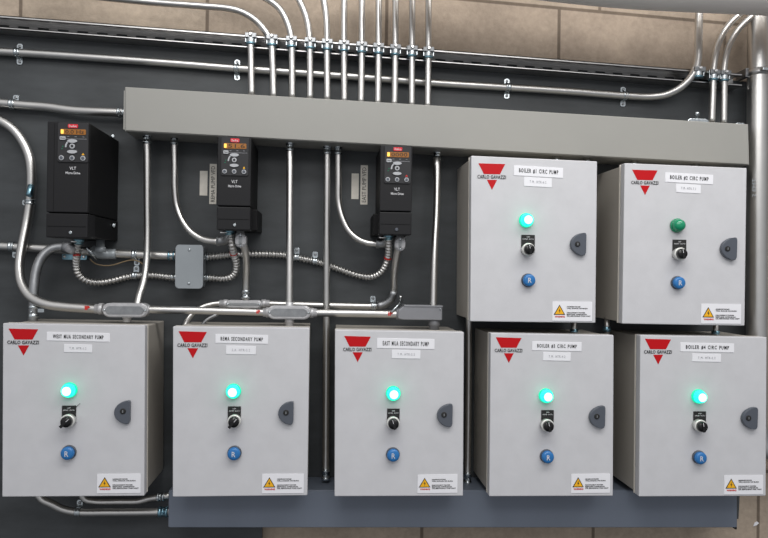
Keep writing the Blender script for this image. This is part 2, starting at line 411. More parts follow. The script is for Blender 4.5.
VY = .155
tops = {
 2: ([(273.6, 97), (272.5, 60), (271.5, 44), (268, 35), (256, 20.5), (242, 12), (228, 8.3), (205, 6.2), (150, 2), (90, -4), (30, -10)], 'vertical conduit second from left over the upper trough, swept left in a long bend'),
 3: ([(292.3, 98), (292, 60), (291.3, 38), (287, 22), (279, 8), (267, -1), (250, -9), (220, -14)], 'vertical conduit third from left over the upper trough, curving left near the picture top'),
 4: ([(310, 99), (310, 60), (309.7, 38), (306.5, 18), (300, 2), (292, -12)], 'vertical conduit fourth from left over the upper trough, gently curving left'),
 5: ([(327.3, 100), (327, 60), (327, 30), (325.4, 10), (321, -12)], 'vertical conduit fifth from left over the upper trough, slightly bent at top')}
ords = ['', 'first', 'second', 'third', 'fourth', 'fifth', 'sixth', 'seventh', 'eighth', 'ninth', 'tenth', 'eleventh']
xs = {1: (251.6, 250.6), 6: (344.3, 344), 7: (361, 361.8), 8: (377.8, 378.6), 9: (394.4, 395.4), 10: (411.7, 412), 11: (427.7, 428.4)}
for k in range(1, 12):
    if k in tops:
        pts, lab = tops[k]
    elif k == 1:
        pts = [(251.7, 95, VY), (250.8, 45, VY), (250.6, 38, VY), (250.5, 34, .165), (250.5, 33, .18), (250.5, 33, .205)]
        lab = 'leftmost vertical conduit over the upper trough, short, ending at the strut channel'
    else:
        xb, xt = xs[k]; pts = [(xb, 99+(k-3)*1.0, VY), (xt, 46, VY), (xt+.2, -14, VY)]
        lab = 'straight vertical conduit above the upper trough, %s of eleven counted from the left' % ords[k]
        if k == 11: lab = 'rightmost of the eleven vertical conduits above the upper trough, straight'
    pts = [(p[0], p[1], p[2] if len(p) > 2 else VY) for p in pts]
    t, W = conduit(lab, pts, group='vertical conduits over the upper trough')
    # the part of the pipe where the strut crosses it
    p = at(*(pts[2][:2] if k in (2, 3, 4, 5) else pts[1][:2]), VY); x = W[1].x if k not in (2, 3) else at(272 if k == 2 else 291.5, 42, VY).x
    strut_clamp(t, x, VY, strut_z(x)+.004, R2)

# two conduits and one straight riser at the top right
for lab, pts in (
 ('left of the two curved conduits beside the big pipe at top right', [(711.7, 122, VY), (713, 85, VY), (713.5, 68, VY), (718, 45, VY), (727, 27, VY), (743, 11, VY), (765, -4, VY)]),
 ('right of the two curved conduits beside the big pipe at top right', [(723.7, 123, VY), (724, 85, VY), (724, 68, VY), (728, 48, VY), (737, 31, VY), (752, 16, VY), (775, 1, VY)])):
    t, W = conduit(lab, pts); p = W[2]
    strut_clamp(t, W[1].x*.3+W[2].x*.7, VY, strut_z(p.x)+.004, R2)

t, W = conduit('long horizontal conduit along the top of the board, sweeping up behind the grey duct', [(-60, 47.5, .196), (0, 51.5, .196), (60, 55.2, .196), (180, 63.8, .196), (232, 68, .196), (300, 72.7, .196), (380, 78.6, .196), (430, 82.6, .196), (500, 87, .196), (568, 91.3, .196), (625, 95.6, .194), (650, 96.6, .19), (666, 94.5, .18), (679, 88.5, .165), (689, 79.5, .156), (695, 70, .152), (698, 58, .152), (698.5, 40, .152), (699.3, -10, .152)], .0102)
for px, py, ears in ((17.5, 52.6, (1, -1)), (236.5, 68.5, (1, -1)), (508, 87.4, (1, -1)), (625, 95.6, (1, -1))):
    strap(t, at(px, py, .196), .0102, 'x', ears)
strut_clamp(t, at(698, 60, .152).x, .152, strut_z(at(698, 60, .152).x)+.007, .0102)

t, W = conduit('slightly wavy horizontal conduit entering the left end of the upper trough', [(-60, 100, .19), (0, 103, .19), (22, 105, .19), (48, 107, .19), (72, 110.2, .185), (100, 111.8, .18), (126, 112.6, .18)], R3)
strap(t, at(12.5, 104.2, .19), R3, 'x', (1,))
coupling(t, at(117.5, 112.4, .18), (1, 0, -.04), R3*.85, .02)

t, W = conduit('thick pale conduit looping down the left edge into the west pump conduit body', [(-14, 116, .188), (0, 120.5, .188), (13, 129, .188), (23, 142, .188), (29.5, 158, .188), (31.5, 178, .188), (30, 203, .188), (26.5, 225, .183), (21.5, 250, .165), (19.5, 268, .148), (22, 284, .13), (31, 297, .115), (46, 304, .105), (62, 306.5, .102), (100, 309, .10)], R3*1.02)
p = at(87.5, 307.8, .09); text('IP', p.x-.006, p.x+.006, p.z-.005, p.z+.005, .10-R3*1.02-.0012, 'red_mark', 'inkred', t, bold=.05)
strap(t, at(30.2, 202, .188), R3, 'z', (-1,)); MB().lathe(at(31.3, 185, .176), (0, -.4, -1), [(0, R3*.5), (.002, R3*.7), (.03, R3*.7), (.032, R3*.5)]).build('coupling', 'blue', t)

t, W = conduit('horizontal conduit running under the left drive into the junction box', [(-60, 243.5, .19), (0, 246.2, .19), (60, 249.6, .19), (118, 253.6, .19), (177, 256, .187)], R3*.96)
strap(t, at(12, 246.6, .19), R3, 'x', (-1,)); strap(t, at(135, 254.6, .19), R3, 'x', (-1,)); coupling(t, at(168, 255.7, .188), (1, 0, 0), R3*.8, .018, 'blue')

t, W = conduit('dull curved conduit rising from the far left cabinet to the left drive', [(33, 322, .12), (33.6, 300, .12), (34, 287, .122), (36.5, 270, .13), (42, 257, .138), (50, 249.5, .145), (60, 247, .15), (69, 247.5, .15)], R3, m='emtdull')
coupling(t, at(33.4, 318, .12), (0, 0, 1), R3*.8, .032); MB().lathe(at(63, 246.6, .15), (1, 0, -.2), [(0, R3), (.001, R3*1.3), (.02, R3*1.3), (.028, R3*1.1)]).build('connector', 'emtdull', t)
MB().prism(rrect(at(38, 310, .13).x, at(46, 310, .13).x, at(40, 312, .13).z, at(40, 308.5, .13).z, .002), .118, .122).build('lug', 'zinc', t)

def riser(lab, pts, r=R2, top=True, bot=None):
    t, W = conduit(lab, pts, r)
    if top: coupling(t, W[0]+Vector((0, 0, .012)), (0, 0, -1), r*.92, .026)
    if bot: coupling(t, W[-1]+Vector((0, 0, bot)), (0, 0, -1), r*.92, bot)
    return t, W
riser('vertical conduit under the trough bending left into the west pump conduit body', [(147, 138.5, .15), (147.2, 200, .15), (147.4, 235, .148), (146.5, 262, .14), (143.5, 282, .125), (139, 297, .11), (137, 307, .10)])
riser('conduit curving from the trough down to the middle drive fitting', [(174.3, 139.5, .165), (174.6, 165, .165), (174.8, 190, .165), (177, 207, .165), (182.5, 221, .16), (190, 231, .155), (200, 238, .15), (209, 240.8, .145), (219, 241.3, .14)], R2*.95)
riser('straight vertical conduit from the trough to the middle conduit body', [(290, 146, .145), (289.6, 240, .12), (289.4, 309, .10)], R2)
t, W = riser('long vertical conduit from upper trough to lower trough, left of the east pump cabinet', [(327.2, 149, .165), (326.7, 240, .165), (326.4, 330, .165), (325.7, 480, .16)], R2, bot=.03)
riser('conduit curving from the trough down to the right drive fitting', [(338.3, 149.5, .165), (338.4, 180, .165), (338.8, 203, .165), (343, 219.5, .16), (349.5, 231.5, .155), (358, 239, .15), (368, 243, .145), (385, 243.6, .14)], R2*.95)
t, W = riser('vertical conduit from the trough to the grey conduit body at right', [(437.3, 155.5, .155), (436.6, 209, .14), (434.6, 250, .12), (433.2, 311, .10)], R2)
MB().lathe(at(437, 157.5, .153), (0, .05, -1), [(0, R2), (.001, R2*1.14), (.052, R2*1.14), (.053, R2)]).build('sleeve', 'emt', t)
riser('vertical conduit in the gap right of the east pump cabinet', [(468.8, 312, .165), (468.4, 400, .165), (467.4, 484.5, .16)], R2*.95, top=False, bot=.034)

# conduit running between the conduit bodies
t, W = conduit('horizontal conduit joining the west pump and middle conduit bodies', [(146, 309.4, .10), (210, 310.7, .10), (271, 312.4, .10)], R3*.82)
p = at(258.4, 311.8, .09); text('IP', p.x-.005, p.x+.005, p.z-.0045, p.z+.0045, .10-R3*.82-.0012, 'red_mark', 'inkred', t, bold=.05)
t, W = conduit('horizontal conduit joining the middle and the grey right conduit bodies', [(307, 312.7, .10), (350, 313.2, .10), (401, 314.2, .10)], R3*.86)
p = at(390.5, 313.8, .09); text('IP', p.x-.006, p.x+.006, p.z-.005, p.z+.005, .10-R3*.86-.0012, 'red_mark', 'inkred', t, bold=.05)
t, W = conduit('slim horizontal conduit behind, bending up to the right drive', [(264, 303.5, .175), (300, 304.6, .177), (345, 305.7, .18), (376, 306, .18), (384, 304.5, .177), (391, 299.5, .172), (394, 290, .165), (394, 277, .15), (396.2, 258, .12), (398.6, 246, .10)], R2*.98)
strap(t, at(373.5, 306, .18), R2, 'x', (1,)); 
MB().tube(smooth([at(377, 306, .18), at(384, 304.5, .177), at(391, 299.5, .172), at(394, 291, .165)]), R2*1.25).build('elbow', 'emtdull', t)
t, W = conduit('conduit dropping from the middle drive to the small conduit body', [(243, 243, .10), (245.4, 252, .115), (246.6, 265, .14), (246.2, 280, .16), (245.6, 301, .17)], R2*1.02)
coupling(t, at(245.7, 290, .167), (0, 0, -1), R2*1.02, .022)
t, W = conduit('thin bent conduit from the small conduit body down behind the cabinet', [(228, 303.3, .175), (216, 303.5, .172), (205, 306, .168), (195, 311, .16), (188, 319, .15), (183, 330, .14)], R2*.8)
t, W = conduit('short angled rod above the middle pump cabinet', [(218, 314, .15), (206, 320.5, .14), (200, 328, .13)], R2*.5, m='emtdull')

# conduits at the bottom left
t, W = conduit('conduit curving from below the far left cabinet into the lower trough', [(37, 492, .135), (42, 499, .135), (51, 503.5, .135), (62, 509, .14), (77, 512, .145), (110, 512.2, .15), (150, 511.9, .15), (171, 511.5, .15)], R3*.85, m='emt')
coupling(t, at(158.5, 511.8, .15), (1, 0, 0), R3*.9, .025, 'blue'); strap(t, at(78, 512, .145), R3*.85, 'x', (1,), board=.16)
t, W = conduit('short conduit tucked under the far left cabinet, above a curved one', [(80, 488, .15), (84, 499, .155), (93, 501.3, .16), (120, 501.5, .16), (140, 501, .16), (148, 498.6, .16), (171, 495.5, .16)], R2*.95)
coupling(t, at(157, 497, .16), (1, 0, .05), R2, .02, 'zinc')

# short nipples between the cabinets
for lab, px, y0, y1 in (('short steel nipple between the two upper cabinets and the row below', 607, 317, 336),
                        ('zinc nipple under the upper left boiler cabinet, near its sticker', 574, 318, 340), ('zinc nipple under the upper right boiler cabinet, near its sticker', 715.6, 320, 341)):
    a = at(px, y0, .12); b = at(px, y1, .12)
    t = thing('conduit_nipple', lab, 'nipple', b); MB().cyl(b, a, R2*.8).build('tube', 'emt', t); MB().lathe((a+b)/2, (0, 0, -1), [(0, R2), (.001, R2*1.2), (.012, R2*1.2), (.014, R2)]).build('locknut', 'blue', t)
for lab, px in (('left zinc nipple between the trough and the upper left boiler cabinet', 556.6), ('right zinc nipple between the trough and the upper left boiler cabinet', 587), ('left zinc nipple between the trough and the upper right boiler cabinet', 634), ('right zinc nipple between the trough and the upper right boiler cabinet', 696)):
    yy = 156.5+(px-520)*.05
    a = at(px, yy-5, .13); b = at(px, yy+9, .13)
    t = thing('conduit_nipple', lab, 'nipple', b); MB().cyl(b, a, R2*.8).build('tube', 'emt', t); MB().lathe((a+b)/2, (0, 0, -1), [(-.004, R2), (-.003, R2*1.3), (.003, R2*1.3), (.004, R2)]).build('locknut', 'zinc', t)

# ------------------------------------------------------------------ flexible conduits
t, W = flex('ribbed flexible conduit from the left drive looping to the junction box', [(78.3, 243.5, .12), (77.2, 254, .13), (76.3, 264, .15), (78.5, 274, .165), (86.5, 280.5, .18), (98, 282.5, .19), (113, 280.5, .195), (126, 277.2, .197), (137, 275.6, .197), (152, 275.4, .197), (163, 276.5, .196), (176, 278, .19)])
coupling(t, at(171, 277.3, .193), (1, 0, 0), .0078, .014)
strap(t, at(135, 275.8, .197), .009, 'x', (1,))
MB().cyl(at(76.9, 254.4, .13), at(76.9, 256, .13), .0094).build('red_mark', 'inkred', t)
t, W = flex('ribbed flexible conduit from the junction box up to the middle drive', [(202, 277.6, .19), (212, 278, .193), (222, 278.5, .192), (230, 277.3, .185), (235, 273, .175), (236.4, 265, .16), (234.5, 256, .14), (232, 245, .11), (230.6, 234, .10)])
coupling(t, at(203, 277.7, .19), (1, 0, 0), .0078, .014)
MB().cyl(at(233.9, 254, .137), at(233.4, 252, .131), .0098).build('red_mark', 'inkred', t)
t, W = flex('long ribbed flexible conduit sagging from the junction box to the right drive', [(202, 257, .19), (215, 256.5, .196), (228, 255.2, .197), (241, 254.4, .198), (255, 254.2, .199), (284, 255.2, .199), (300, 258.3, .199), (316, 261.6, .199), (333.5, 267, .199), (351, 273.3, .198), (361, 276, .195), (371, 276.8, .185), (379, 273.6, .17), (384.6, 267, .155), (387.8, 258, .14), (388.7, 249, .12), (389, 238, .10)])
coupling(t, at(203, 256.8, .19), (1, 0, 0), .0078, .014)
strap(t, at(296.5, 257.4, .199), .009, 'x', (1,)); strap(t, at(315, 261.3, .199), .009, 'x', (1,))
MB().cyl(at(387.6, 258.4, .14), at(387.9, 256.8, .137), .0098).build('red_mark', 'inkred', t)
tag(MB().tube(smooth([at(90, 259, .17), at(95, 263.5, .18), at(104, 265.6, .19), (at(113, 265, .19)), at(124, 261.6, .19), at(133, 260, .185), at(140, 262, .188), at(145, 266, .19)]), .0015, 8).build('wire', 'wire'), 'thin tan wire hanging under the left drive', 'wire')

# ------------------------------------------------------------------ conduit bodies
def conduit_body(lab, x0, x1, z0, z1, Y, depth, hubs, name='conduit_fitting', m='cast', wording=None):
    """px rectangle of an LB style fitting at depth Y"""
    a = at(x0, z1, Y); b = at(x1, z0, Y); r = min(b.x-a.x, b.z-a.z)*.48
    sl = (at(x1, z0, Y).z-at(x0, z0, Y).z)/(b.x-a.x) if x1-x0 > 20 else 0
    t = thing(name, lab, 'conduit fitting', ((a.x+b.x)/2, Y, a.z))
    MB().prism(rrect(a.x, b.x, a.z, b.z, r, 8), Y, Y+depth, .002).build('housing', m, t)
    i = .0028
    c = MB().prism(rrect(a.x+i, b.x-i, a.z+i, b.z-i, r-i, 8), Y-.003, Y+.001, .001).build('cover', m, t)
    j = .007
    if b.z-a.z > .03 or b.x-a.x > .05: MB().prism(rrect(a.x+j*1.3, b.x-j*1.3, a.z+j, b.z-j, max(.001, r-j), 8), Y-.0042, Y-.002, .001).build('cover_boss', 'emtdull' if m == 'cast' else m, c)
    for s in ((a.x+.006, (a.z+b.z)/2), (b.x-.006, (a.z+b.z)/2)) if b.x-a.x > b.z-a.z else (((a.x+b.x)/2, a.z+.005), ((a.x+b.x)/2, b.z-.005)):
        MB().lathe((s[0], Y-.003, s[1]), (0, -1, 0), [(0, .003), (.0015, .003), (.0022, .0015)], 10).build('screw', 'zinc', t)
    for (hx, hz, hy, d, r, L) in hubs:
        MB().lathe(at(hx, hz, hy), d, [(0, r), (.001, r*1.12), (L*.45, r*1.12), (L*.5, r*1.3), (L, r*1.3)], 20).build('hub', m, t)
    return t
conduit_body('oval cast conduit body above the far left cabinet', 102, 148, 303.5, 317, .083, .032, [(150, 309.5, .10, (-1, 0, 0), R3*.9, .024), (95, 308.8, .10, (1, 0, 0), R3*.95, .02), (127, 322, .10, (0, 0, 1), R3*.8, .02)])
conduit_body('oval cast conduit body above the middle pump cabinet, under a straight conduit', 267, 311, 306, 319, .083, .032, [(263, 312.3, .10, (1, 0, 0), R3*.85, .016), (317, 312.8, .10, (-1, 0, 0), R3*.85, .018), (289.3, 327, .10, (0, 0, 1), R3*.8, .024), (289.5, 302, .10, (0, 0, -1), R2, .016)])
conduit_body('slim cast conduit body set back behind the middle pump conduit', 225.5, 262, 300.5, 308.3, .16, .03, [(219.5, 303.6, .172, (1, 0, 0), R2, .022), (270, 303.7, .174, (-1, 0, 0), R2, .022)])
conduit_body('small upright conduit body under the middle drive', 235, 246, 233.2, 247.5, .085, .028, [(240.4, 231, .10, (0, 0, -1), R2, .012)])
conduit_body('small upright conduit body under the right drive', 394.8, 405.4, 237.2, 251, .085, .028, [(400, 235, .10, (0, 0, -1), R2, .012)])
# long grey box-shaped body over the east pump cabinet
a = at(398, 320, .08); b = at(442.4, 306, .08)
t = thing('conduit_fitting', 'grey box-shaped conduit body above the east pump cabinet', 'conduit fitting', ((a.x+b.x)/2, .09, a.z))
MB().prism([(a.x, a.z+.004), (a.x, b.z-.012), (a.x+.016, b.z), (b.x, b.z-.0005), (b.x, a.z), (a.x+.012, a.z+.0005)], .08, .117, .002).build('housing', 'boxd', t)
MB().prism([(a.x+.014, b.z+.0015), (b.x+.001, b.z+.001), (b.x+.001, b.z-.003), (a.x+.016, b.z-.0025)], .078, .12, .0008).build('cover', 'boxd', t)
MB().lathe(at(396, 314, .10), (1, 0, 0), [(0, R3), (.001, R3*1.2), (.026, R3*1.25)], 20).build('hub', 'boxd', t)
MB().lathe(at(434, 331, .10), (0, 0, 1), [(0, R3*1.15), (.014, R3*1.1), (.015, R3*1.3), (.032, R3*1.2)], 20).build('hub', 'boxd', t)
MB().lathe((b.x-.006, .079, b.z-.008), (0, -1, 0), [(0, .0022), (.0015, .0022), (.002, .001)], 10).build('screw', 'zinc', t)
lv = thing('lever_clip', 'slanted steel clip with a screw beside the grey box-shaped conduit body', 'clip', at(396, 309, .12))
MB().tube([at(391, 312.5, .085), at(402.5, 300.5, .105)], .0028, 8).build('clip_arm', 'zinc', lv)
MB().lathe(at(400.5, 300.5, .10), (0, 0, 1), [(-.001, .002), (.008, .002), (.008, .004), (.012, .004)], 10).build('screw', 'chrome', lv)

# elbows under the drives
for lab, px, py in (('dull elbow connector feeding the middle drive from the left', 217.5, 241), ('dull elbow connector feeding the right drive from the left', 377, 243.5)):
    t = thing('elbow_connector', lab, 'connector', at(px, py, .14))
    MB().tube(smooth([at(px, py, .141), at(px+6, py, .138), at(px+10, py-1.5, .13), at(px+12.5, py-8, .115)]), R3*1.02).build('elbow', 'emtdull', t)
    MB().lathe(at(px-1, py, .142), (1, 0, 0), [(0, R3), (.001, R3*1.1), (.008, R3*1.1), (.009, R3)]).build('locknut', 'emtdull', t)

# ------------------------------------------------------------------ junction box
a = at(175, 288.3, .15); b = at(203.3, 245, .15)
t = thing('junction_box', 'small grey rectangular junction box with rounded corners on the backboard', 'junction box', ((a.x+b.x)/2, PY, a.z))
MB().prism(rrect(a.x+.003, b.x-.003, a.z+.003, b.z-.003, .006), .154, PY-.0005, .001).build('box', 'boxp', t)
MB().prism(rrect(a.x, b.x, a.z, b.z, .008), .15, .155, .0018).build('cover', 'boxp', t)
for s in (a.z+.013, b.z-.013): MB().lathe(((a.x+b.x)/2, .151, s), (0, -1, 0), [(0, .004), (.002, .004), (.003, .002)], 12).build('screw', 'zinc', t)

# ------------------------------------------------------------------ drives
def drive(lab, x0, x1, z0, z1, seam, yf, flare, lcp_l, lcp_r, cfg):
    """variable speed drive; px outline of its front at depth yf. flare: px widths the lower body sticks out left/right further back"""
    A = at(x0, z1, yf); B = at(x1, z0, yf); S = at(x0, seam, yf).z; w = B.x-A.x; h = B.z-A.z
    t = thing('motor_drive', lab, 'motor drive', ((A.x+B.x)/2, PY, A.z))
    X = lambda u: A.x+w*u
    def P(px, py): q = at(px, py, yf); return q.x, q.z
    MB().prism([(A.x+.001, S), (A.x+.001, B.z), (B.x-.001, B.z), (B.x-.001, S)], yf+.012, PY-.0005, .002).build('housing', 'blk2', t)
    MB().prism([(A.x-flare[0], A.z+.002), (A.x-flare[0], S-.002), (B.x+flare[1], S-.002), (B.x+flare[1], A.z+.002)], yf+.05, PY-.0005, .002).build('lower_housing', 'blk2', t)
    MB().prism([(A.x, S+.0012), (A.x, B.z), (B.x, B.z), (B.x, S+.0012)], yf, yf+.014, .002).build('front_cover', 'black', t)
    MB().prism([(A.x, A.z), (A.x, S-.0012), (B.x, S-.0012), (B.x, A.z)], yf+.001, yf+.055, .002).build('terminal_cover', 'black', t)
    # ribs of the front cover's left strip
    MB().box(X(.17), X(.178), yf-.0005, yf+.001, S+.004, B.z-.004).build('cover_groove', 'blk2', t) if cfg.get('groove') else None
    # keypad: u across, v down from the top in units of the cover width
    k = lcp_l; s = (lcp_r-lcp_l); vk, vc = cfg.get('v', (1.13, .045)); vy = lambda v: B.z-w*(vk*v+vc)
    U = lambda u: X(k+s*u)
    kp = MB().prism(rrect(U(0), U(1), vy(1.0), B.z-.002, .003), yf-.003, yf+.001, .001).build('keypad', 'lcp', t)
    yk = yf-.003
    bd = MB().prism(rrect(U(.33), U(.66), vy(.115), vy(.015), .002), yk-.0015, yk, .0005).build('badge', 'badge', t)
    text('Danfoss', U(.37), U(.62), vy(.095), vy(.035), yk-.002, 'lettering', 'wplast', bd)
    ld = MB().prism(rrect(U(.08), U(.92), vy(.285), vy(.145), .002), yk-.001, yk, .0004).build('display', 'lcd', t)
    MB().prism(rrect(U(.10), U(.19), vy(.27), vy(.16), .001), yk-.0016, yk-.0008).build('lit_segment', 'lcdon', ld)
    text(cfg.get('num', '0000'), U(.25), U(.86), vy(.265), vy(.165), yk-.0014, 'digits', 'ink', ld)
    MB().box(U(.2), U(.95), yk-.0006, yk, vy(.40), vy(.392)).build('menu_line', 'grey_ink', t)
    btn = lambda poly, nm='button': MB().prism(poly, yk-.0025, yk, .0008).build(nm, 'btn', t)
    b1 = btn(rrect(U(.07), U(.26), vy(.43), vy(.34), .0015)); text('Menu', U(.09), U(.24), vy(.40), vy(.37), yk-.003, 'lettering', 'ink', b1)
    btn(circ(U(.48), vy(.455), s*w*.17, 20, .36)); btn(circ(U(.48), vy(.735), s*w*.17, 20, .36))
    b3 = btn(circ(U(.48), vy(.59), s*w*.09)); MB().prism(circ(U(.48), vy(.59), s*w*.045), yk-.003, yk-.002).build('lettering', 'lcp', b3)
    arc = MB(); n = 10                                       # bright arc at the left of the round pad
    pa = [(U(.48)+math.cos(math.radians(g))*s*w*.24, vy(.60)+math.sin(math.radians(g))*s*w*.24) for g in range(115, 195, 8)]
    pi = [(U(.48)+math.cos(math.radians(g))*s*w*.19, vy(.60)+math.sin(math.radians(g))*s*w*.19) for g in range(187, 110, -8)]
    arc.prism(pa+pi, yk-.001, yk).build('arc_mark', 'btn', t)
    for i, c in enumerate((.13, .48, .84)):
        bb = btn(circ(U(c), vy(.90), s*w*.085)); MB().prism(circ(U(c), vy(.90), s*w*.055), yk-.003, yk-.002).build('button_face', 'latch', bb)
    for i, c in enumerate((.30, .55, .80)): MB().box(U(c), U(c+.07), yk-.0005, yk, vy(.345), vy(.335)).build('menu_mark', 'grey_ink', t)
    tri = [(U(.84)+s*w*.05, vy(.815)), (U(.84)-s*w*.05, vy(.815)), (U(.84), vy(.76))]
    MB().prism(tri, yk-.001, yk).build('warning_mark', cfg.get('tri', 'yellow'), t)
    for c, v in ((.17, .60), (.14, .66)): MB().prism(circ(U(c), vy(v), .0012, 8), yk-.0008, yk).build('indicator', 'greenoff', t)
    text('VLT', U(.38), U(.60), vy(1.20), vy(1.12), yf-.0007, 'lettering', 'wplast', t)
    text('Micro Drive', U(.26), U(.74), vy(1.315), vy(1.25), yf-.0007, 'lettering', 'wplast', t, bold=.012)
    p = P(*cfg['screw']); MB().lathe((p[0], yf+.001, p[1]), (0, -1, 0), [(0, .0042), (.002, .0042), (.003, .003)], 12).build('screw', cfg.get('sm', 'zinc'), t)
    MB().box(A.x+.003, B.x-.003, yf-.0002, yf+.002, S*.45+A.z*.55, S*.45+A.z*.55+.0007).build('cover_crease', 'blk2', t)
    for q in cfg.get('side', ()):
        p = at(*q); MB().lathe(p, (.35, -1, 0), [(0, .0055), (.003, .005), (.004, .003)], 12).build('mounting_screw', 'zinc', t)
    return t, P
d1, P1 = drive('largest black motor drive, leftmost, with amber display and bare right side', 45.6, 89.0, 122.4, 237.2, 212.5, -.022, (0, 0), .27, 1.0,
      dict(screw=(70.5, 232.5), v=(.95, .05), side=((113, 136.3, .16), (113.6, 225.3, .16)), groove=True, num='0.0 Hz'))
d2, P2 = drive('black motor drive in the middle, between curved conduit and straight conduit', 216.4, 251.3, 137.2, 229.6, 206, .035, (0, .012), .12, .93,
      dict(screw=(234.6, 225), num='51.6'))
d3, P3 = drive('black motor drive at right, under the trough, left of the boiler cabinets', 379.3, 412.6, 146, 234.4, 211.3, .035, (.012, 0), .13, .95,
      dict(screw=(396.6, 229.5), sm='latch', num='0000', tri='inkred'))
# fittings plugged into the drives from below
for lab, px, py, y, m, x1 in (('blue zinc cable gland under the left drive', 79, 240, .115, 'blue', 70), ('blue zinc cable gland under the middle drive', 229.5, 231, .10, 'blue', 219), ('blue zinc cable gland under the right drive', 388.5, 236, .10, 'blue', 378)):
    t = thing('cable_gland', lab, 'cable gland', at(px, py, y))
    MB().lathe(at(px, py-2, y), (0, 0, -1), [(0, .010), (.001, .0125), (.009, .0125), (.010, .0105), (.016, .0105)], 12).build('nut', m, t)
    MB().tube([at(px-1, py+1.5, y-.008), at(x1+1, py+1.4, y-.012)], .0022, 8).build('clamp_screw', 'chrome', t)
t = thing('conduit_connector', 'grey steel connector at the right side of the left drive bottom', 'connector', at(101, 246, .15))
MB().lathe(at(100.5, 235, .15), (0, 0, -1), [(0, R3*.9), (.03, R3*.9), (.031, R3*1.15), (.044, R3*1.15)], 20).build('barrel', 'boxp', t)
t = thing('conduit_fitting', 'slanted conduit body with open cover under the left drive', 'conduit fitting', at(90, 252, .13))
MB().tube([at(87, 247.5, .11), at(97, 259.5, .13)], .0035, 8).build('cover_edge', 'zinc', t)
MB().tube(smooth([at(92, 250, .16), at(97, 253, .17), at(106, 254, .185), at(116, 254, .19)]), R3*1.15).build('housing', 'boxp', t)
MB().tube([at(69, 252.5, .12), at(73, 246, .12)], .012, 10).build('hub', 'cast', t)
a = at(60.5, 259.4, .19); b = at(85.5, 253.5, .19)
t = thing('bracket', 'small zinc bracket plate under the left drive', 'bracket', ((a.x+b.x)/2, PY, a.z))
MB().prism(rrect(a.x, b.x, a.z, b.z, .003), .20, PY-.0005, .0008).build('plate', 'blue', t)
for u in (.1, .5, .88): MB().lathe((a.x+(b.x-a.x)*u, .2, (a.z+b.z)/2), (0, -1, 0), [(0, .004), (.002, .004), (.003, .002)], 10).build('screw', 'chrome', t)

# ------------------------------------------------------------------ labels on the backboard
def strip(lab, x0, x1, z0, z1, txt=None, m='cream'):
    a = at(x0, z1, PY-.001); b = at(x1, z0, PY-.001)
    t = MB().box(a.x, b.x, PY-.0012, PY-.0001, a.z, b.z).build('label_strip', m); tag(t, lab, 'label')
    if txt: text(txt, a.x+.004, b.x-.004, a.z+.006, b.z-.006, PY-.0018, 'lettering', 'ink', t, vert=-1)
strip('narrow white label strip left of the middle drive, outer and shorter', 199.6, 207.6, 171, 195.4)
strip('narrow label strip with upright lettering touching the middle drive', 209.2, 216.8, 164, 204, 'REMA PUMP VFD')
strip('narrow white label strip left of the right drive, outer and shorter', 351.3, 358.9, 173.6, 199)
strip('narrow label strip with upright lettering next to the right drive', 360.2, 367.9, 165.3, 204.4, 'EAST PUMP VFD')

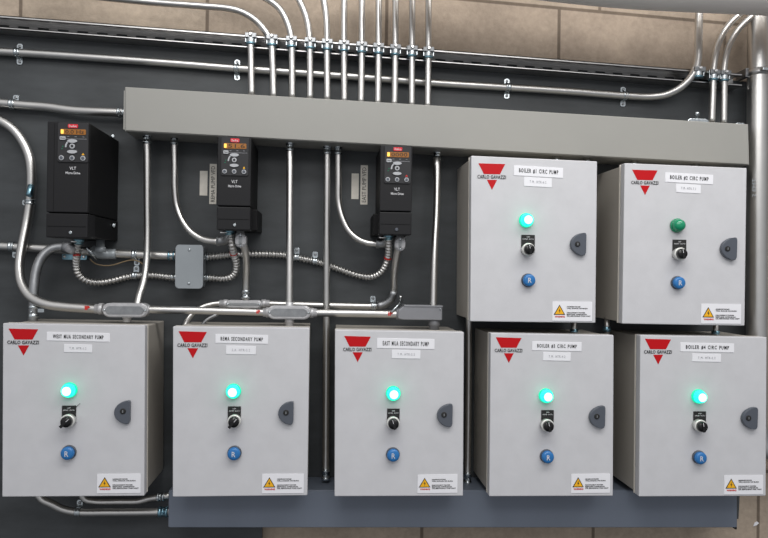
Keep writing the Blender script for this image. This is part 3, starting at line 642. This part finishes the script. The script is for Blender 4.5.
# ------------------------------------------------------------------ control cabinets
def cabinet(lab, C, lamp, plate, knob, button, latch, hole, logo, tag1, tag2, stick, name, sub, lit=True, ky=0., slope=-.015, turned=0):
    D = quadpoly(C, 0.0)                                    # TL, TR, BR, BL
    c = Vector((sum(p[0] for p in D)/4, 0, sum(p[1] for p in D)/4))
    t = thing('control_cabinet', lab, 'electrical cabinet', (c.x, PY, min(p[1] for p in D)), 'grey pump control cabinets')
    def inset(k): return [(p[0]+(k if p[0] < c.x else -k), p[1]+(k if p[1] < c.z else -k)) for p in D]
    MB().prism(D, .0, .024, .0022, 3).build('door', 'door', t)
    MB().prism(inset(.006), .024, .030).build('gasket', 'gasket', t)
    MB().prism(inset(.0), .029, .034, .001).build('rim', 'rim', t)
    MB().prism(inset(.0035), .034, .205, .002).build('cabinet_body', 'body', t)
    for k in (.18, .82):                                    # wall feet behind
        for s in (0, 1):
            x = D[0][0]*(1-k)+D[1][0]*k; z = c.z+(.5-s)*.3
            MB().box(x-.015, x+.015, .204, PY, z-.01, z+.01).build('mounting_foot', 'dark', t)
    def W(p, y=0.): q = at(p[0], p[1], y); return q
    # pilot light
    p = W(lamp, -.012); x, z = p.x, p.z; k = .0165
    pl = MB().lathe((x, 0.0005, z), (0, -1, 0), [(0, k*1.08), (.006, k*1.08), (.008, k*.98)]).build('pilot_light', 'greenrim' if lit else 'greenoff', t)
    MB().lathe((x, -.007, z), (0, -1, 0), [(0, k*.96), (.004, k*.96), (.012, k*.84), (.016, k*.60), (.018, k*.2)]).build('lens', 'greenon' if lit else 'greenoff', pl)
    if lit: MB().lathe((x, -.021, z), (0, -1, 0), [(-.001, k*.68), (.002, k*.62), (.0045, k*.35), (.0052, k*.05)]).build('lens_core', 'greencore', pl)
    # selector switch
    a = W((plate[0], plate[2]+17.5)); b = W((plate[1], plate[2])); p = W(knob, -.02); x, z = p.x, p.z
    sw = MB().box(a.x, b.x, -.0025, .0003, a.z, b.z, .0006).build('selector_switch', 'gasket', t)
    text('OFF', (a.x+b.x)/2-.004, (a.x+b.x)/2+.004, b.z-.0068, b.z-.004, -.003, 'lettering', 'wplast', sw)
    text('HAND  AUTO', a.x+.003, b.x-.003, b.z-.0118, b.z-.009, -.003, 'lettering', 'wplast', sw)
    MB().lathe((x, -.001, z), (0, -1, 0), [(0, .0145), (.012, .0150), (.014, .0158), (.017, .0158), (.018, .0135)]).build('bezel', 'bezel', sw)
    kb = MB().lathe((x, -.017, z), (0, -1, 0), [(0, .0128), (.010, .0126), (.013, .0112), (.0135, .002)]).build('knob', 'knob', sw)
    h = MB(); ca, sa = math.cos(ky), math.sin(ky)
    h.prism([(x+u*ca-v*sa, z+u*sa+v*ca) for u, v in ((-.0035, -.0125 if ky > -.5 else -.0165), (-.0035, .0115), (.0035, .0115), (.0035, -.0125 if ky > -.5 else -.0165))], -.0325, -.026, .001)
    h.build('knob_grip', 'knob', sw)
    h = MB(); h.prism([(x+u*ca-v*sa, z+u*sa+v*ca) for u, v in ((-.0006, .002), (-.0006, .011), (.0006, .011), (.0006, .002))], -.0329, -.032); h.build('pointer_mark', 'wplast', sw)
    # reset button
    p = W(button, -.01); x, z = p.x, p.z
    rb = MB().lathe((x, .0005, z), (0, -1, 0), [(0, .0168), (.004, .0168), (.006, .0158)]).build('reset_button', 'latch', t)
    MB().lathe((x, -.005, z), (0, -1, 0), [(0, .0150), (.008, .0150), (.0105, .0138), (.012, .010), (.0122, .001)]).build('button_cap', 'bluebtn', rb)
    text('R', x-.0042, x+.0042, z-.0062, z+.0062, -.0180, 'lettering', 'wplast', rb)
    # half-moon latch
    a = W((latch[0], latch[3])); b = W((latch[1], latch[2])); hh = (b.z-a.z); ww = b.x-a.x; zc = (a.z+b.z)/2
    # round on the left, nearly straight on the right
    cxs = a.x+ww*.92
    P = [(a.x+ww*(1-abs(math.sin(math.radians(g)))**1.0*0-(math.cos(math.radians(g)))*1.0)*1.0 + 0, zc+hh/2*math.sin(math.radians(g))) for g in range(90, -91, -12)]
    P = [(cxs-ww*.92*math.cos(math.radians(g)), zc+hh/2*math.sin(math.radians(g))) for g in range(84, -85, -12)] + [(b.x-ww*.08, a.z+.0012), (b.x, a.z+hh*.14), (b.x, b.z-hh*.10), (b.x-ww*.02, b.z)]
    lt = MB().prism(P, -.011, .0003, .002).build('door_latch', 'latch', t)
    q = W(hole, -.011)
    MB().lathe((q.x, -.010, q.z), (0, -1, 0), [(0, .0066), (.0025, .0066), (.003, .005)]).build('key_barrel', 'gasket', lt)
    MB().prism([(q.x-.0012, q.z-.003), (q.x-.0012, q.z+.003), (q.x+.0012, q.z+.003), (q.x+.0012, q.z-.003)], -.0138, -.0125).build('key_slot', 'emtdull', lt)
    # maker's mark: a red triangle crossed by its name
    L, T, R_, TY = logo                                     # left x, top y, right x, tip y
    a = W((L, T)); b = W((R_, T+.8)); tip = W(((L+R_)/2+.2, TY)); hgt = (a.z+b.z)/2-tip.z
    cx = (a.x+b.x)/2
    def xl(v): return a.x+(tip.x-a.x)*v
    def xr(v): return b.x+(tip.x-b.x)*v
    zt = lambda v: (a.z+b.z)/2-hgt*v
    lg = MB()
    lg.prism([(xl(0), a.z), (xr(0), b.z), (xr(.40), zt(.40)), (xl(.40), zt(.40))], -.0006, .0002)
    lg.prism([(xl(.62), zt(.62)), (xr(.62), zt(.62)), (xr(1), zt(1))], -.0006, .0002)
    lg = lg.build('logo', 'red', t)
    text('CARLO GAVAZZI', a.x-.002, b.x+.002, zt(.575), zt(.44), -.0012, 'lettering', 'ink', lg, bold=.012, space=1.08)
    # name tags
    def plate_(r, nm, txt, ink, ix, iz, bold):
        a = W((r[0], r[3])); b = W((r[1], r[2]))
        o = MB().prism([(a.x, a.z+slope*0), (a.x, b.z), (b.x, b.z+slope*(b.x-a.x)), (b.x, a.z+slope*(b.x-a.x))], -.0012, .0002, .0003).build(nm, 'white', t)
        wd = b.x-a.x; hg = b.z-a.z
        text(txt, a.x+wd*ix, b.x-wd*ix, a.z+hg*iz, b.z-hg*iz, -.0018, 'lettering', ink, o, slope=slope, bold=bold, space=1.35)
    plate_(tag1, 'name_tag', name, 'ink', .10, .27, .022)
    plate_(tag2, 'number_tag', sub, 'grey_ink', .2, .36, -.005)
    # warning sticker
    a = W((stick[0], stick[3])); b = W((stick[1], stick[2])); wd = b.x-a.x; hg = b.z-a.z
    st = MB().prism(rrect(a.x, b.x, a.z, b.z, .0015, 3), -.0012, .0002).build('warning_sticker', 'white', t)
    X = lambda u: a.x+wd*u; Z = lambda v: b.z-hg*v
    MB().prism([(X(.03), Z(.69)), (X(.175), Z(.16)), (X(.32), Z(.69))], -.0016, -.001).build('triangle_border', 'ink', st)
    MB().prism([(X(.062), Z(.65)), (X(.175), Z(.235)), (X(.288), Z(.65))], -.0020, -.0014).build('triangle', 'yellow', st)
    MB().prism([(X(.185), Z(.34)), (X(.15), Z(.50)), (X(.178), Z(.49)), (X(.165), Z(.62)), (X(.20), Z(.45)), (X(.176), Z(.455))], -.0024, -.0018).build('lightning_mark', 'ink', st)
    text('WARNING', X(.06), X(.31), Z(.83), Z(.74), -.0018, 'lettering', 'inkred', st, bold=.03)
    for k, (u, tx) in enumerate(((.70, 'HAZARDOUS VOLTAGE'), (.88, 'WILL SHOCK OR BURN'), (.82, 'DISCONNECT POWER'), (.86, 'BEFORE OPENING'), (.96, 'OR SERVICING THIS UNIT'))):
        v = (.235, .325, .545, .635, .72)[k]
        text(tx, X(.36), X(u), Z(v+.06), Z(v), -.0018, 'lettering', 'ink', st, bold=.02)
    return t

cabinet('control cabinet far left of the bottom row, tagged west secondary pump',
 [(2.8, 323.2), (145, 325.5), (144.2, 496), (2, 497)], (68, 390.7), (62, 76.3, 405.5), (67, 421.5), (67.7, 453.2), (115, 131.2, 400, 423.6), (123, 411.2),
 (8.6, 328.5, 38.3, 355.4), (46.8, 110, 332.3, 340.5), (64, 92.2, 344.2, 352), (97, 140.8, 473.6, 493.2), 'WEST MUA SECONDARY PUMP', 'T.M. HTR-1.2', ky=-.8)
cabinet('control cabinet second in the bottom row, right of the west pump cabinet',
 [(172.9, 326.4), (309.6, 327.8), (307.3, 495.5), (172.6, 497)], (232.9, 391.8), (227.7, 241, 406.3), (234, 421.7), (234, 453.7), (278.2, 293.8, 401, 424.2), (286, 412.6),
 (178.6, 331.2, 206.8, 358.3), (215.4, 268.2, 334.5, 342.8), (226, 256, 345.7, 353.9), (261.9, 303.9, 473.6, 493.3), 'REMA SECONDARY PUMP', 'S.A. HTR-2.2', ky=-.7)
cabinet('control cabinet in the middle of the bottom row, tagged east secondary pump',
 [(335, 329.7), (464, 332), (463.1, 496), (334.5, 496.5)], (393.6, 394), (386.9, 399.6, 408.5), (393.4, 423.6), (393.2, 455.2), (436.4, 452, 403.3, 426.6), (444, 414.7),
 (344.2, 335.9, 370.8, 362), (376.9, 434.5, 338.4, 348), (391.7, 420.4, 349.9, 358.2), (417.4, 457.5, 474.3, 493), 'EAST MUA SECONDARY PUMP', 'T.M. HTR-3.2', ky=.3)
cabinet('boiler pump cabinet fourth in the bottom row, directly below the upper left one',
 [(490.7, 333), (613.9, 335.2), (613, 496), (489.2, 496.5)], (547, 396.3), (541, 553.6, 410), (548, 426), (547.6, 457), (588, 603.8, 405.3, 428), (596.8, 416.4),
 (495.7, 337.2, 521.5, 362.8), (532, 581.5, 341.6, 350.2), (543, 570.6, 352.2, 360.4), (571, 610, 473.6, 493), 'BOILER #3 CIRC PUMP', 'T.M. HTR-4.2', ky=.2)
cabinet('boiler pump cabinet at the right end of the bottom row',
 [(640.4, 335.2), (766.9, 337.2), (766, 496), (639, 496.7)], (700.4, 397), (693, 705.7, 411.3), (701.4, 426.4), (700.4, 458), (740, 755.5, 406.8, 429), (748.4, 418),
 (644.9, 338.7, 670.9, 364.3), (680.2, 734, 342.8, 351.4), (692, 720.8, 353.7, 361.4), (723.9, 763, 475, 494.3), 'BOILER #4 CIRC PUMP', 'T.M. HTR-5.2', ky=.2)
cabinet('boiler pump cabinet in the upper row at left, its green light lit',
 [(471.2, 155.6), (597.3, 161.3), (595.6, 322.9), (470.2, 321.4)], (527.3, 220), (521, 534.7, 235), (528.9, 249.4), (529, 280.3), (569.3, 584.9, 233, 255.7), (577.5, 244.1),
 (478.4, 163.3, 505.2, 189.8), (513.9, 563, 166.6, 175.4), (523.9, 551.7, 177.6, 186), (552.2, 592.1, 301.8, 320.7), 'BOILER #1 CIRC PUMP', 'T.M. HTR-6.2', ky=.2, slope=-.03)
cabinet('upper right boiler pump cabinet, the only one with its green light unlit',
 [(624.7, 163), (746.9, 168), (744.8, 325.8), (622.2, 323.7)], (679, 225.3), (672.2, 686, 239.8), (681.2, 253.8), (679, 282.8), (719, 734.9, 237.7, 260.2), (727.5, 248.7),
 (632.1, 169.7, 657.5, 195), (665, 713, 173.6, 181.9), (675.9, 700.6, 184.4, 192.2), (700.8, 741, 304.2, 323.4), 'BOILER #2 CIRC PUMP', 'T.M. HTR-7.2', lit=False, ky=.2, slope=-.03)
t = MB().tube([at(76, 407, -.001), at(80, 403.5, -.004)], .0006, 6).build('wire', 'ink'); tag(t, 'tiny dark wire end sticking out beside the west pump selector switch', 'wire')

# ------------------------------------------------------------------ big pipe and duct at the right
pts = [at(758.5, -40, .165), at(757.8, 100, .165), at(757.2, 250, .165), at(757, 400, .165), at(757.5, 430, .165), at(763, 448, .165), at(782, 455, .165), at(840, 456, .165)]
pipe = thing('steel_pipe', 'large shiny vertical steel pipe at the right edge of the wall', 'pipe', at(757, 400, .165))
MB().tube(smooth(pts, .012), .0275, 40).build('tube', 'emt', pipe)
q = at(757.8, 73, .165)
sp_ = MB().lathe(q-Vector((0, 0, .009)), (0, 0, 1), [(0, .0278), (0, .0295), (.018, .0295), (.018, .0278)], 40).build('pipe_clamp', 'strut', pipe)
MB().box(q.x-.012, q.x+.022, q.y-.042, q.y-.028, q.z-.004, q.z+.004, .001).build('bolt_ear', 'zinc', sp_)
MB().box(q.x-.035, q.x-.026, q.y, PY-.0005, q.z-.012, q.z+.012).build('clamp_bracket', 'emtdull', sp_)
p = at(753, 186, .14); text('2 EMT', p.x-.004, p.x+.006, p.z-.03, p.z+.02, .1375, 'lettering', 'boxp', pipe, vert=-1)
# insulated duct passing in front of everything at the very top
def pt(px, py, y): return at(px, py, y)
Y_ = -.03; R = .07; up = Vector((0, 0, R))
P_ = [pt(380, -19, Y_), pt(470, -9, Y_), pt(530, -3, Y_), pt(568, 1.2, Y_), pt(605, 5, Y_), pt(640, 7.8, Y_), pt(690, 10.4, Y_), pt(768, 13.8, Y_), pt(860, 18, Y_), pt(960, 22.5, Y_)]
duct = thing('insulated_pipe', 'large pale grey insulated pipe crossing the top right corner', 'pipe', P_[5]+up)
MB().tube(smooth([p+up for p in P_], .02), R, 64).build('jacket', 'duct', duct)

f = at(755.5, 524, WY); tag(MB().prism([(f.x-.008, f.z-.006), (f.x-.004, f.z+.004), (f.x+.003, f.z+.008), (f.x+.009, f.z+.003), (f.x+.002, f.z-.003)], WY-.003, WY, .0008).build('paint_fleck', 'white'), 'small white fleck stuck on the block wall at bottom right', 'fleck')
